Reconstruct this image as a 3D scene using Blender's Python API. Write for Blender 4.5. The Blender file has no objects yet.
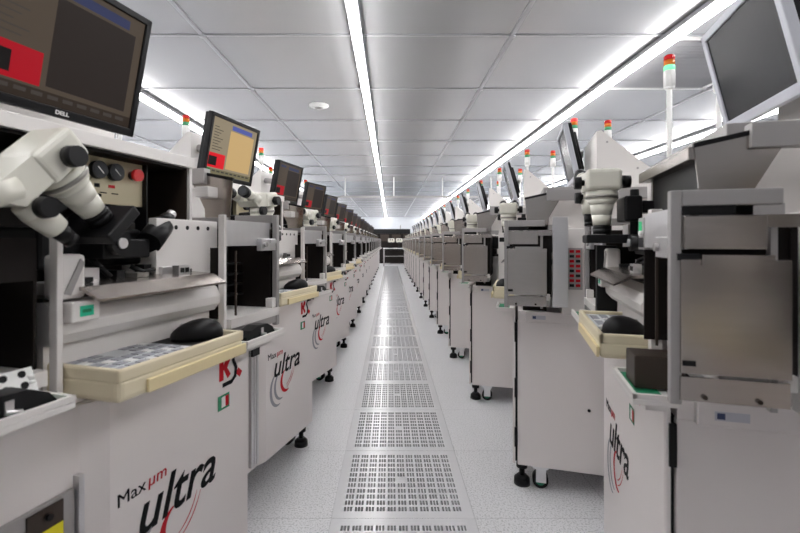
import bpy, bmesh, math, random
from mathutils import Vector, Matrix
random.seed(4)
SC = bpy.context.scene
COL = SC.collection
TH = math.radians(16.0)
CT, ST = math.cos(TH), math.sin(TH)
CAMZ = 1.16

# ------------------------------------------------------------------ materials
def srgb(r, g, b):
    f = lambda c: c / 12.92 if c <= 0.04045 else ((c + 0.055) / 1.055) ** 2.4
    return (f(r / 255), f(g / 255), f(b / 255), 1.0)

def mat(name, col, rough=0.5, metal=0.0, emit=None, es=1.0, noise=0.0, nscale=8.0, spec=0.5, bump=0.0, stretch=None):
    m = bpy.data.materials.new(name)
    m.use_nodes = True
    nt = m.node_tree
    b = nt.nodes['Principled BSDF']
    b.inputs['Base Color'].default_value = col
    b.inputs['Roughness'].default_value = rough
    b.inputs['Metallic'].default_value = metal
    b.inputs['Specular IOR Level'].default_value = spec
    if emit:
        b.inputs['Emission Color'].default_value = emit
        b.inputs['Emission Strength'].default_value = es
    if noise or bump:
        tc = nt.nodes.new('ShaderNodeTexCoord')
        mp = nt.nodes.new('ShaderNodeMapping')
        if stretch: mp.inputs['Scale'].default_value = stretch
        n = nt.nodes.new('ShaderNodeTexNoise')
        n.inputs['Scale'].default_value = nscale
        n.inputs['Detail'].default_value = 4
        nt.links.new(tc.outputs['Object'], mp.inputs['Vector'])
        nt.links.new(mp.outputs[0], n.inputs['Vector'])
        if noise:
            mx = nt.nodes.new('ShaderNodeMix'); mx.data_type = 'RGBA'
            mx.inputs['A'].default_value = tuple(c * (1 - noise) for c in col[:3]) + (1,)
            mx.inputs['B'].default_value = tuple(min(1, c * (1 + noise)) for c in col[:3]) + (1,)
            nt.links.new(n.outputs['Fac'], mx.inputs['Factor'])
            nt.links.new(mx.outputs['Result'], b.inputs['Base Color'])
        if bump:
            bp = nt.nodes.new('ShaderNodeBump')
            bp.inputs['Strength'].default_value = bump
            bp.inputs['Distance'].default_value = 0.002
            nt.links.new(n.outputs['Fac'], bp.inputs['Height'])
            nt.links.new(bp.outputs[0], b.inputs['Normal'])
    return m

def emitter(name, col, s=1.0):
    return mat(name, (0.01, 0.01, 0.01, 1), 0.45, emit=col, es=s, spec=0.06)

M = {}
M['case'] = mat('casing_paint', srgb(230, 224, 222), 0.42, noise=0.03, nscale=3)
M['case2'] = mat('casing_paint_white', srgb(227, 223, 220), 0.4, noise=0.03, nscale=3)
M['beige'] = mat('beige_plastic', srgb(224, 213, 184), 0.45, noise=0.04, nscale=5)
M['beige2'] = mat('beige_plastic_yellowed', srgb(226, 210, 166), 0.45)
M['steel'] = mat('brushed_steel', (0.45, 0.41, 0.38, 1), 0.24, 1.0, noise=0.08, nscale=6, stretch=(1, 1, 14))
M['alu'] = mat('bright_aluminium', (0.74, 0.73, 0.74, 1), 0.34, 0.9, noise=0.06, nscale=5, stretch=(9, 1, 1))
M['greymetal'] = mat('grey_powder_coat', srgb(168, 165, 164), 0.42, 0.3, noise=0.03)
M['black'] = mat('black_plastic', (0.008, 0.008, 0.009, 1), 0.4, spec=0.25)
M['rubber'] = mat('black_rubber', (0.009, 0.009, 0.010, 1), 0.6, spec=0.25)
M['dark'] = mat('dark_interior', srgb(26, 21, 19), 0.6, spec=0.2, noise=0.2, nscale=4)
M['brown'] = mat('brown_anodised', srgb(62, 52, 45), 0.45, 0.3)
M['optic'] = mat('microscope_enamel', srgb(222, 220, 208), 0.3)
M['opticgrey'] = mat('microscope_ring', srgb(150, 148, 142), 0.3, 0.6)
M['panelcream'] = mat('cream_panel', srgb(206, 194, 162), 0.45)
M['glassdial'] = mat('dial_face', srgb(34, 36, 42), 0.3, spec=0.2)
M['white'] = mat('white_plastic', srgb(236, 236, 234), 0.4)
M['keys'] = mat('keypad_membrane', srgb(205, 208, 210), 0.5)
M['keydark'] = mat('key_grey', srgb(158, 160, 168), 0.5)
M['red'] = mat('red_print', srgb(192, 14, 32), 0.5, spec=0.2)
M['blackink'] = mat('black_print', (0.008, 0.008, 0.009, 1), 0.6, spec=0.1)
M['greyink'] = mat('grey_print', srgb(146, 146, 152), 0.45)
M['green'] = mat('green_print', srgb(30, 130, 90), 0.5)
M['teal'] = mat('teal_label', srgb(40, 190, 150), 0.5)
M['yellow'] = mat('yellow_label', srgb(238, 226, 40), 0.5)
M['blueink'] = mat('blue_print', srgb(60, 72, 110), 0.5)
M['sticker'] = mat('pale_sticker', srgb(196, 196, 204), 0.45)
M['bezel'] = mat('black_bezel', (0.008, 0.008, 0.009, 1), 0.35, spec=0.22)
M['palebezel'] = mat('pale_grey_bezel', srgb(188, 190, 198), 0.4)
M['offscreen'] = mat('dark_screen', srgb(16, 16, 20), 0.25, spec=0.12)
M['orange'] = mat('orange_plastic', srgb(230, 130, 50), 0.4)
M['castergreen'] = mat('green_wheel', srgb(30, 120, 90), 0.5)
M['lampred'] = mat('red_lens', srgb(190, 16, 20), 0.25, emit=srgb(225, 30, 34), es=0.12)
M['lampredon'] = mat('red_lens_lit', srgb(235, 60, 60), 0.25, emit=srgb(255, 70, 70), es=0.6)
M['lampamber'] = mat('amber_lens', srgb(206, 112, 36), 0.25, emit=srgb(240, 140, 40), es=0.08)
M['lampgreen'] = mat('green_lens', srgb(70, 150, 105), 0.25, emit=srgb(60, 200, 110), es=0.05)
M['lampgreenon'] = mat('green_lens_lit', srgb(120, 240, 170), 0.25, emit=srgb(130, 255, 180), es=0.7)
M['led'] = emitter('green_led', srgb(60, 230, 150), 0.6)
# screens
for k, c in dict(col_dim=(74, 64, 54), win_dim=(38, 31, 28), bar_dim=(46, 52, 84), red_dim=(160, 6, 26), low_dim=(44, 35, 28),
                 col_lit=(142, 130, 108), win_lit=(196, 164, 112), bar_lit=(78, 88, 160), red_lit=(214, 16, 34), low_lit=(112, 106, 80),
                 grn_dim=(30, 110, 50), line_dim=(64, 58, 54), blk=(14, 10, 10), tan=(150, 118, 80)).items():
    M['s_' + k] = emitter('screen_' + k, srgb(*c), 1.0)

def tile_floor_mat():
    m = bpy.data.materials.new('vinyl_floor'); m.use_nodes = True
    nt = m.node_tree; b = nt.nodes['Principled BSDF']
    tc = nt.nodes.new('ShaderNodeTexCoord')
    n = nt.nodes.new('ShaderNodeTexNoise'); n.inputs['Scale'].default_value = 130; n.inputs['Detail'].default_value = 3
    r = nt.nodes.new('ShaderNodeValToRGB')
    r.color_ramp.elements[0].position = 0.38; r.color_ramp.elements[0].color = srgb(188, 189, 192)
    r.color_ramp.elements[1].position = 0.50; r.color_ramp.elements[1].color = srgb(226, 227, 230)
    br = nt.nodes.new('ShaderNodeTexBrick')
    br.offset = 0.0
    br.inputs['Scale'].default_value = 1.0
    br.inputs['Brick Width'].default_value = 0.6; br.inputs['Row Height'].default_value = 0.6
    br.inputs['Mortar Size'].default_value = 0.002
    br.inputs['Color1'].default_value = (1, 1, 1, 1); br.inputs['Color2'].default_value = (1, 1, 1, 1)
    br.inputs['Mortar'].default_value = (0.72, 0.72, 0.73, 1)
    mp = nt.nodes.new('ShaderNodeMapping'); mp.inputs['Location'].default_value = (0.245, -0.066, 0)
    mx = nt.nodes.new('ShaderNodeMix'); mx.data_type = 'RGBA'; mx.blend_type = 'MULTIPLY'; mx.inputs['Factor'].default_value = 1
    L = nt.links.new
    L(tc.outputs['Object'], n.inputs['Vector']); L(n.outputs['Fac'], r.inputs['Fac'])
    L(tc.outputs['Object'], mp.inputs['Vector']); L(mp.outputs[0], br.inputs['Vector'])
    L(r.outputs[0], mx.inputs['A']); L(br.outputs['Color'], mx.inputs['B']); L(mx.outputs['Result'], b.inputs['Base Color'])
    b.inputs['Roughness'].default_value = 0.33
    return m
M['floor'] = tile_floor_mat()
M['perf'] = mat('perforated_steel_laminate', srgb(222, 223, 226), 0.2, 0.0, spec=0.4, noise=0.03, nscale=60)
M['plenum'] = mat('dark_plenum', srgb(150, 152, 156), 0.8)
M['ceil'] = mat('ceiling_panel', srgb(176, 176, 178), 0.27, 0.35, noise=0.03, nscale=1.2)
M['tbar'] = mat('ceiling_grid', srgb(172, 172, 176), 0.35, 0.3)
M['vent'] = mat('vent_grey', srgb(165, 165, 168), 0.5)
M['wall'] = mat('wall_panel', srgb(214, 217, 222), 0.4, noise=0.02)
M['tube'] = emitter('tube_diffuser', (1.0, 0.985, 0.98, 1), 31.0)
def glass_mat():
    m = bpy.data.materials.new('baffle_glass'); m.use_nodes = True
    b = m.node_tree.nodes['Principled BSDF']
    b.inputs['Base Color'].default_value = (0.86, 0.9, 0.93, 1); b.inputs['Roughness'].default_value = 0.02
    b.inputs['Transmission Weight'].default_value = 1.0; b.inputs['IOR'].default_value = 1.3
    return m
M['glass'] = glass_mat()

# ------------------------------------------------------------------ mesh helpers
class MB:
    def __init__(self, *mats):
        self.bm = bmesh.new(); self.mats = list(mats)
    def _m(self, m):
        if m is None: return 0
        if m not in self.mats: self.mats.append(m)
        return self.mats.index(m)
    def box(self, x0, x1, y0, y1, z0, z1, m=None, bev=0.0, seg=2):
        mi = self._m(m)
        t = bmesh.new()
        vs = [t.verts.new((x, y, z)) for x in sorted((x0, x1)) for y in sorted((y0, y1)) for z in sorted((z0, z1))]
        for q in ((0, 1, 3, 2), (4, 6, 7, 5), (0, 4, 5, 1), (2, 3, 7, 6), (0, 2, 6, 4), (1, 5, 7, 3)):
            t.faces.new([vs[i] for i in q])
        if bev:
            bmesh.ops.bevel(t, geom=t.edges[:], offset=bev, segments=seg, affect='EDGES', profile=0.5)
        self._merge(t, mi, smooth=False)
        return self
    def s(self, s0, s1, d0, d1, z0, z1, m=None, bev=0.0, seg=2):
        return self.box(-s1, -s0, d0, d1, z0, z1, m, bev, seg)
    def _merge(self, t, mi, smooth=None, mtx=None):
        if mtx is not None: bmesh.ops.transform(t, matrix=mtx, verts=t.verts)
        bmesh.ops.recalc_face_normals(t, faces=t.faces)
        mp = {}
        for v in t.verts: mp[v] = self.bm.verts.new(v.co)
        for f in t.faces:
            try: g = self.bm.faces.new([mp[v] for v in f.verts])
            except ValueError: continue
            g.material_index = mi
            g.smooth = f.smooth
        t.free()
    def cyl(self, p, q, r1, r2=None, seg=20, m=None):
        mi = self._m(m)
        if r2 is None: r2 = r1
        p, q = Vector(p), Vector(q)
        ax = (q - p).normalized()
        a = ax.orthogonal().normalized(); b = ax.cross(a)
        t = bmesh.new()
        A = [t.verts.new(p + (a * math.cos(2 * math.pi * i / seg) + b * math.sin(2 * math.pi * i / seg)) * r1) for i in range(seg)]
        B = [t.verts.new(q + (a * math.cos(2 * math.pi * i / seg) + b * math.sin(2 * math.pi * i / seg)) * r2) for i in range(seg)]
        t.faces.new(A); t.faces.new(B)
        for i in range(seg):
            f = t.faces.new((A[i], A[(i + 1) % seg], B[(i + 1) % seg], B[i])); f.smooth = True
        self._merge(t, mi)
        return self
    def lathe(self, p, q, prof, seg=20, m=None):
        # prof: list of (t along p-q, radius)
        p, q = Vector(p), Vector(q)
        for (t0, r0), (t1, r1) in zip(prof[:-1], prof[1:]):
            if abs(t1 - t0) > 1e-6: self.cyl(p.lerp(q, t0), p.lerp(q, t1), r0, r1, seg, m)
        return self
    def prism(self, poly, lo, hi, axis='x', m=None):
        # poly in the two other axes (order yz for x, xz for y, xy for z)
        mi = self._m(m)
        t = bmesh.new()
        def P(a, b, c):
            return {'x': (c, a, b), 'y': (a, c, b), 'z': (a, b, c)}[axis]
        A = [t.verts.new(P(a, b, lo)) for a, b in poly]; B = [t.verts.new(P(a, b, hi)) for a, b in poly]
        t.faces.new(A); t.faces.new(B)
        n = len(poly)
        for i in range(n): t.faces.new((A[i], A[(i + 1) % n], B[(i + 1) % n], B[i]))
        self._merge(t, mi)
        return self
    def tube(self, pts, r, m=None, seg=8):
        for a, b in zip(pts[:-1], pts[1:]): self.cyl(a, b, r, r, seg, m)
        return self
    def strip(self, pts, widths, y, m=None, th=0.0008):
        # flat printed stroke lying in an xz plane at depth y
        mi = self._m(m)
        t = bmesh.new(); L = []; R = []
        for i, (x, z) in enumerate(pts):
            a = Vector(pts[max(0, i - 1)]); b = Vector(pts[min(len(pts) - 1, i + 1)])
            d = (b - a).normalized(); n = Vector((-d.y, d.x)) * widths[i] / 2
            L.append(t.verts.new((x + n.x, y, z + n.y))); R.append(t.verts.new((x - n.x, y, z - n.y)))
        for i in range(len(pts) - 1): t.faces.new((L[i], L[i + 1], R[i + 1], R[i]))
        self._merge(t, mi)
        return self
    def build(self, name, parent=None, label=None):
        me = bpy.data.meshes.new(name)
        bmesh.ops.remove_doubles(self.bm, verts=self.bm.verts[:], dist=1e-6) if False else None
        self.bm.to_mesh(me); self.bm.free()
        for k in self.mats: me.materials.append(M[k])
        o = bpy.data.objects.new(name, me); COL.objects.link(o)
        if parent is not None: o.parent = parent
        if label: o['label'] = label
        return o

def empty(name, loc=(0, 0, 0), rz=0.0):
    o = bpy.data.objects.new(name, None); COL.objects.link(o)
    o.location = loc; o.rotation_euler = (0, 0, rz); o.empty_display_size = 0.1
    return o
def tag(o, label, cat, group=None, kind=None):
    o['label'] = label; o['category'] = cat
    if group: o['group'] = group
    if kind: o['kind'] = kind
    return o
def struct(o, label=None):
    o['kind'] = 'structure'
    if label: o['label'] = label
    return o
KIDS = {}
def copy_tree(o, skip=(), parent=None, kids=None):
    if kids is None:
        kids = {}
        for x in COL.objects:
            if x.parent: kids.setdefault(x.parent, []).append(x)
    c = o.copy(); COL.objects.link(c)
    if parent is not None: c.parent = parent
    for ch in kids.get(o, []):
        if ch.name.split('.')[0] in skip: continue
        copy_tree(ch, skip, c, kids)
    return c

_dg = [None]
def text_mesh(name, body, size, mats, parent, loc, shear=0.0, offset=0.0, xscale=1.0, rot_up=0.0, label=None, spacing=1.0):
    cu = bpy.data.curves.new(name, 'FONT'); cu.body = body; cu.size = size; cu.shear = shear
    cu.offset = offset; cu.extrude = 0.0004; cu.space_character = spacing; cu.resolution_u = 3
    t = bpy.data.objects.new(name, cu); COL.objects.link(t)
    bpy.context.view_layer.update()
    me = bpy.data.meshes.new_from_object(t.evaluated_get(bpy.context.evaluated_depsgraph_get()))
    bpy.data.objects.remove(t)
    me.transform(Matrix.Diagonal((xscale, 1, 1, 1)))
    me.transform(Matrix.Rotation(rot_up, 4, 'Z'))
    me.transform(Matrix.Rotation(math.pi / 2, 4, 'X'))
    me.transform(Matrix.Translation(loc))
    me.materials.clear()
    for k in mats: me.materials.append(M[k])
    for p in me.polygons: p.material_index = 0
    o = bpy.data.objects.new(name, me); COL.objects.link(o)
    if parent is not None: o.parent = parent
    if label: o['label'] = label
    return o

# ------------------------------------------------------------------ the wire bonder
W, D, ZB, ZT = 0.76, 0.80, 0.115, 0.835
def logo_parts(pan, y, sh=0.0):
    """printed marks on the bowed front panel"""
    text_mesh('lettering', 'Max', 0.041, ['blackink'], pan, (-0.482, y, 0.590), 0.0, 0.0, 1.12, math.radians(1))
    text_mesh('lettering', 'µm', 0.041, ['red'], pan, (-0.400, y, 0.592), 0.1, 0.0, 1.1, math.radians(1), 'red lettering')
    text_mesh('lettering', 'ultra', 0.142, ['blackink'], pan, (-0.436, y, 0.494), 0.30, 0.0016, 1.02, math.radians(0))
    def arc(cx, cz, rx, rz, a0, a1, w0, w1, n=18):
        pts, ws = [], []
        for i in range(n + 1):
            t = i / n; a = math.radians(a0 + (a1 - a0) * t)
            pts.append((cx + rx * math.cos(a), cz + rz * math.sin(a))); ws.append(max(0.0015, w0 + (w1 - w0) * math.sin(math.pi * t)))
        return pts, ws
    sw = MB('greyink')
    p, w_ = arc(-0.385, 0.430, 0.070, 0.082, 105, 285, 0.004, 0.021); sw.strip(p, w_, y)
    p, w_ = arc(-0.355, 0.440, 0.062, 0.068, 105, 280, 0.004, 0.019); sw.strip(p, w_, y)
    sw.build('swoosh', pan, 'grey swooping strokes')
    sw = MB('red')
    p, w_ = arc(-0.300, 0.452, 0.055, 0.056, 110, 290, 0.004, 0.022); sw.strip(p, w_, y)
    p, w_ = arc(-0.335, 0.56, 0.125, 0.155, 335, 285, 0.0015, 0.004); sw.strip(p, w_, y)
    p, w_ = arc(-0.335, 0.56, 0.110, 0.140, 335, 285, 0.0015, 0.004); sw.strip(p, w_, y)
    sw.build('swoosh', pan, 'red swooping strokes')
    k = MB('red')
    k.strip([(-0.134, 0.822), (-0.134, 0.757)], [0.020, 0.020], y)
    k.strip([(-0.122, 0.785), (-0.098, 0.822)], [0.020, 0.022], y)
    k.strip([(-0.122, 0.797), (-0.098, 0.762)], [0.014, 0.018], y)
    k.build('emblem', pan, 'red letter of the maker emblem')
    k = MB('red'); k.strip([(-0.060, 0.768), (-0.040, 0.752)], [0.020, 0.020], y); k.build('emblem', pan, 'red dot of the maker emblem')
    k = MB('blackink')
    k.strip([(-0.022, 0.826), (-0.066, 0.826), (-0.080, 0.806), (-0.066, 0.780), (-0.070, 0.755), (-0.088, 0.743), (-0.130, 0.743)],
            [0.012, 0.013, 0.014, 0.014, 0.014, 0.013, 0.012], y - 0.0008)
    k.build('emblem', pan, 'black curved stroke of the maker emblem')
    f = MB('green')
    f.box(-0.150, -0.098, y, y - 0.0006, 0.674, 0.716, 'green')
    f.box(-0.134, -0.117, y - 0.0006, y - 0.0010, 0.680, 0.710, 'white')
    f.box(-0.117, -0.102, y - 0.0006, y - 0.0010, 0.680, 0.710, 'red')
    f.build('sticker', pan, 'small green white and red sticker')

def handler(root, mirror, row):
    """magazine elevator at one end of the machine; s runs -0.178 (outer) to 0.148 (inner)"""
    S = (lambda a: W - a) if mirror else (lambda a: a)
    def b(mb, s0, s1, d0, d1, *r, **k):
        if s0 < -0.145: s0 += 0.021
        if s1 < -0.145: s1 += 0.021
        a, c = S(s0), S(s1); return mb.s(min(a, c), max(a, c), d0 + DO, d1 + DO, *r, **k)
    DO = -0.02 if row == 'left' else -0.034
    f = MB('greymetal')
    b(f, -0.178, -0.160, 0.0, 0.018, 0.87, 1.250, bev=0.002)
    b(f, -0.176, -0.162, 0.150, 0.160, 0.87, 1.20)
    b(f, -0.178, -0.160, 0.018, 0.168, 1.222, 1.250, bev=0.002)
    h = f.build('magazine_elevator', root)
    p = MB('black' if mirror and row == 'right' else 'case2'); b(p, 0.136 if row == 'left' else 0.118, 0.148, 0.0 if mirror or row == 'left' else 0.04, 0.064 if row == 'right' else 0.02, 0.86, (1.17 if row == 'left' else 1.145) if mirror else 1.235, bev=0.002); p.build('inner_post', h)
    k = MB('dark')
    b(k, -0.160, 0.118, 0.186, 0.196, 0.92, 1.20)
    b(k, -0.154, -0.150, 0.02, 0.186, 0.93, 1.20)
    b(k, 0.112, 0.118, 0.024, 0.186, 0.93, 1.14)
    for i in range(4):
        z = 0.975 + i * 0.035
        b(k, -0.12, 0.06, 0.12, 0.17, z, z + 0.006, 'black')
    b(k, 0.045, 0.05, 0.03, 0.035, 0.93, 1.13, 'brown')
    k.build('magazine_bay', h, 'dark empty bay of the elevator')
    t = MB('dark' if mirror and row == 'left' else 'alu'); b(t, -0.158, 0.116, 0.022, 0.034, *((1.09, 1.165) if mirror and row == 'left' else (1.145, 1.222))); t.build('top_plate', h)
    c = MB('alu')
    b(c, -0.140, -0.050, 0.004, 0.022, 1.128, 1.168, bev=0.002)
    b(c, -0.158, -0.10, 0.0, 0.012, 1.152, 1.164)
    a = S(-0.07); c.cyl((-a, 0.004 + DO, 1.148), (-a, -0.004 + DO, 1.148), 0.008, seg=10, m='greymetal')
    c.build('clamp', h)
    l = MB('greymetal')
    fd = 0.078 if (row == 'right' and not mirror) else 0.0
    b(l, -0.172, 0.118, fd - 0.002, 0.19, 0.905, 0.932, 'case2')
    b(l, -0.165, 0.110, fd + 0.004, 0.186, 0.880, 0.905, 'greymetal'); b(l, 0.02, 0.110, 0.08, 0.186, ZT, 0.88, 'dark')
    l.build('shelf', h)
    q = MB('case2'); b(q, -0.145, -0.115, fd + 0.004, fd + 0.03, 0.932, 0.965, bev=0.003); q.build('guide_block', h)
    z = MB('steel')
    b(z, -0.186, -0.178, 0.014, 0.176, 0.928, 1.128, bev=0.0015)
    b(z, -0.190, -0.186, 0.045, 0.150, 1.118, 1.136)
    z.build('cover_plate', h)
    z = MB('steel'); b(z, -0.184, -0.178, 0.014, 0.174, 0.880, 0.922)
    for yy in (0.05, 0.13):
        a, c2 = S(-0.162), S(-0.168); z.cyl((-a, yy + DO, 0.889), (-c2, yy + DO, 0.889), 0.004, seg=8, m='brown')
    z.build('lower_plate', h)
    z = MB('steel')
    b(z, -0.190, -0.178, 0.018, 0.140, 1.146, 1.204, bev=0.0015)
    b(z, -0.184, -0.178, 0.140, 0.205, 1.183, 1.205)
    b(z, -0.194, -0.190, 0.018, 0.042, 1.160, 1.200)
    z.build('latch_box', h)
    for q in ((-0.182, -0.172, 0.010, 0.045, 1.126, 1.138), (-0.188, -0.178, 0.016, 0.036, 0.942, 0.951), (-0.176, -0.165, 0.018, 0.10, 1.206, 1.222)):
        z = MB('black'); b(z, *q); z.build('bumper', h)
    return h

def side_tray(root, s0, s1, p, z):
    t = MB('case2')
    t.s(s0, s1, -p, 0.01, z - 0.012, z, bev=0.002)
    t.s(s0, s1, -p, -p + 0.008, z, z + 0.010)
    t.s(s0, s0 + 0.008, -p, 0.01, z, z + 0.010); t.s(s1 - 0.008, s1, -p, 0.01, z, z + 0.010)
    t.s(s0 + 0.03, s1 - 0.03, -p + 0.03, 0.0, z - 0.03, z - 0.012)
    t = t.build('side_tray', root)
    g = MB('green'); g.s(s0 + 0.012, s1 - 0.012, -p + 0.012, -p + 0.06, z, z + 0.0025, 'green'); g.build('mat', t, 'green mat')
    return t

def make_bonder(row):
    left = row == 'left'
    root = empty('wire_bonder')
    # cabinet
    c = MB('case')
    c.s(0.0, W, 0.022, D, ZB, 0.79, bev=0.003); c.s(0.015, 0.49, 0.0115, 0.03, ZB + 0.01, 0.79, 'black')  # black filler paints the shade of the gap behind the front panel
    c = c.build('cabinet', root)
    pan = MB('case')
    e = 0.498 if left else 0.68
    pan.prism([(-0.0, 0.012), (-0.0, 0.004), (-0.004, 0.0), (-e, 0.0), (-e - 0.05, 0.020), (-W, 0.020), (-W, 0.0225), (-e - 0.042, 0.0225), (-e - 0.002, 0.012)], ZB + 0.005, ZT - 0.002, axis='z')
    pan = pan.build('front_panel', root)
    logo_parts(pan, -0.0008)
    if not left:
        for x in COL.objects:
            if x.parent is pan: x.data.transform(Matrix.Translation((-0.15, 0, 0)))
    # hinges and screws on the side
    for z in (0.20, 0.43, 0.69):
        h = MB('black'); h.s(-0.005, 0.004, 0.008, 0.022, z, z + 0.09); h.build('hinge', root)
    for (dd, z) in ((0.33, 0.40), (0.66, 0.62)):
        h = MB('black'); h.cyl((0, dd, z), (0.005, dd, z), 0.007, seg=10); h.build('side_latch', root)
    tp = MB('case')
    tp.s(-0.016, W + 0.016, 0.055, D, 0.785, ZT, bev=0.003); tp.s(0.0, W, 0.024, 0.055, 0.79, ZT)
    tp = tp.build('bench_top', root)
    st = MB('sticker'); st.s(-0.0168, -0.016, 0.085, 0.145, 0.800, 0.818)
    st.s(-0.0174, -0.0168, 0.089, 0.103, 0.803, 0.815, 'blueink')
    st.build('sticker', tp, 'pale rectangular sticker with a blue mark')
    # feet and casters
    for (s_, d_) in ((0.06, 0.042), (W - 0.06, 0.042), (0.06, D - 0.05), (W - 0.06, D - 0.05)):
        f = MB('black')
        f.cyl((-s_, d_, 0.0), (-s_, d_, 0.03), 0.038, 0.036); f.cyl((-s_, d_, 0.03), (-s_, d_, 0.045), 0.036, 0.02)
        f.cyl((-s_, d_, 0.045), (-s_, d_, ZB + 0.002), 0.013); f.cyl((-s_, d_, 0.08), (-s_, d_, 0.10), 0.026)
        f.build('leveling_foot', root)
    for (s_, d_) in ((0.06, 0.125), (W - 0.06, 0.125), (0.05, D - 0.17), (W - 0.05, D - 0.17)):
        f = MB('alu')
        f.s(s_ - 0.03, s_ - 0.026, d_ - 0.02, d_ + 0.025, 0.03, 0.10); f.s(s_ + 0.026, s_ + 0.03, d_ - 0.02, d_ + 0.025, 0.03, 0.10)
        f.s(s_ - 0.035, s_ + 0.035, d_ - 0.035, d_ + 0.035, 0.095, ZB + 0.002)
        f = f.build('caster', root)
        w_ = MB('rubber'); w_.cyl((-s_ - 0.022, d_, 0.036), (-s_ + 0.022, d_, 0.036), 0.036, seg=24)
        w_.cyl((-s_ - 0.0235, d_, 0.036), (-s_ + 0.0235, d_, 0.036), 0.022, seg=16, m='castergreen')
        w_.build('wheel', f)
    # upper body
    b = MB('case2')
    b.s(0.02, 0.74, 0.36, D, ZT, 1.405, bev=0.003)
    b.s(0.148, 0.612, 0.03, 0.36, ZT, 1.045)
    b.s(-0.06, 0.148, 0.21, 0.36, ZT, 1.215, bev=0.003); b.s(0.612, 0.82, 0.21, 0.36, ZT, 1.215, bev=0.003)
    b.s(0.078, 0.090, 0.146, 0.36, 1.215, 1.385); b.s(0.685, 0.73, 0.15, 0.36, 1.215, 1.385)
    b = b.build('upper_body', root)
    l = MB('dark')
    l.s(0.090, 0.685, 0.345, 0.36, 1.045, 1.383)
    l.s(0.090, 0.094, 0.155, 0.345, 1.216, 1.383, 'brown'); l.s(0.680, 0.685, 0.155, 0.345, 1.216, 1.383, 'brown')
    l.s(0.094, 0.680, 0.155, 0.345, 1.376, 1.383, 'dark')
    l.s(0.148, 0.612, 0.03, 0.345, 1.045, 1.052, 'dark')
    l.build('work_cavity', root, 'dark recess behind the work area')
    rf = MB('case2' if left else 'greymetal')
    rf.s(0.074, 0.74, 0.140, 0.40, 1.383, 1.415, bev=0.002)
    rf.build('canopy', root)
    # apron below the work plate
    a = MB('case2')
    a.prism([(0.03, 0.962), (0.012, 0.965), (-0.006, 0.985), (-0.008, 1.005), (0.004, 1.03), (0.03, 1.045)], -0.612, -0.148, axis='x')
    a.build('apron', root)
    wp = MB('steel')
    wp.prism([(-0.060, 1.045), (-0.060, 1.050), (-0.020, 1.072), (0.06, 1.078), (0.06, 1.070), (-0.018, 1.064)], -0.575, -0.195, axis='x')
    wp.s(0.20, 0.57, 0.05, 0.13, 1.052, 1.076, 'greymetal')
    wp = wp.build('work_plate', root)
    g = MB('black')
    for i in range(7):
        s_ = 0.23 + i * 0.048
        g.s(s_, s_ + 0.022 + 0.012 * (i % 2), 0.02 + 0.02 * (i % 3), 0.09 + 0.02 * (i % 2), 1.076, 1.086 + 0.008 * (i % 3), ['black', 'alu', 'black', 'opticgrey'][i % 4])
    g.s(0.26, 0.30, 0.0, 0.02, 1.074, 1.098, 'alu'); g.s(0.265, 0.278, -0.001, 0.0, 1.08, 1.092, 'black'); g.s(0.282, 0.295, -0.001, 0.0, 1.08, 1.092, 'black')
    g.build('wafer_clamp', wp)
    n = MB('case2'); n.s(0.085, 0.32, 0.05, 0.075, 1.06, 1.218, bev=0.002)
    for i in range(4):
        n.cyl((-(0.128 + 0.042 * i), 0.0502, 1.196), (-(0.128 + 0.042 * i), 0.0490, 1.196), 0.006, seg=10, m='black')
    n.build('guard_plate', root)
    if not left:
        n = MB('case2'); n.s(0.652, 0.73, 0.07, 0.09, 1.06, 1.218, bev=0.002); n.build('guard_plate', root)
    w1 = MB('case2'); w1.s(0.560, 0.614, -0.012, 0.03, 1.05, 1.135, bev=0.008)
    w1.prism([(-0.606, 1.062), (-0.594, 1.058), (-0.566, 1.118), (-0.574, 1.126)], -0.0155, -0.012, axis='y', m='greymetal')
    w1 = w1.build('threader', root)
    w2 = MB('case2'); w2.s(0.548, 0.606, -0.032, 0.02, 1.008, 1.046, bev=0.003)
    w2.s(0.562, 0.590, -0.0328, -0.032, 1.018, 1.038, 'teal'); w2.s(0.567, 0.585, -0.0332, -0.0328, 1.025, 1.031, 'green')
    w2.build('label_box', root, 'white box with a teal label')
    # bond head
    bh = MB('black')
    bh.s(0.30, 0.56, 0.115, 0.26, 1.10, 1.19, bev=0.008)
    bh.s(0.34, 0.47, 0.05, 0.12, 1.12, 1.165, bev=0.004)
    bh.cyl((-0.44, 0.03, 1.155), (-0.44, 0.09, 1.155), 0.026); bh.cyl((-0.44, 0.025, 1.155), (-0.44, 0.03, 1.155), 0.012, m='alu')
    bh.tube([(-0.455, 0.12, 1.135), (-0.465, 0.06, 1.10), (-0.45, 0.05, 1.08)], 0.006)
    bh.tube([(-0.38, 0.07, 1.10), (-0.36, 0.05, 1.085), (-0.31, 0.06, 1.09)], 0.006)
    bh = bh.build('bond_head', root)
    cb = MB('black'); cb.lathe((-0.335, 0.06, 1.155), (-0.225, 0.09, 1.235), [(0, 0.030), (0.55, 0.030), (0.6, 0.024), (0.85, 0.018)])
    cb.lathe((-0.335, 0.06, 1.155), (-0.225, 0.09, 1.235), [(0.85, 0.013), (1.0, 0.013)], m='alu')
    cb.build('camera_barrel', bh)
    # gauge panel
    gp = MB('panelcream'); gp.s(0.20, 0.42, 0.215, 0.235, 1.257, 1.38)
    gp.s(0.195, 0.20, 0.20, 0.24, 1.16, 1.382, 'black')
    for i in range(3): gp.s(0.28 + 0.035 * i, 0.30 + 0.035 * i, 0.2142, 0.215, 1.284, 1.287, 'blackink')
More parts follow.
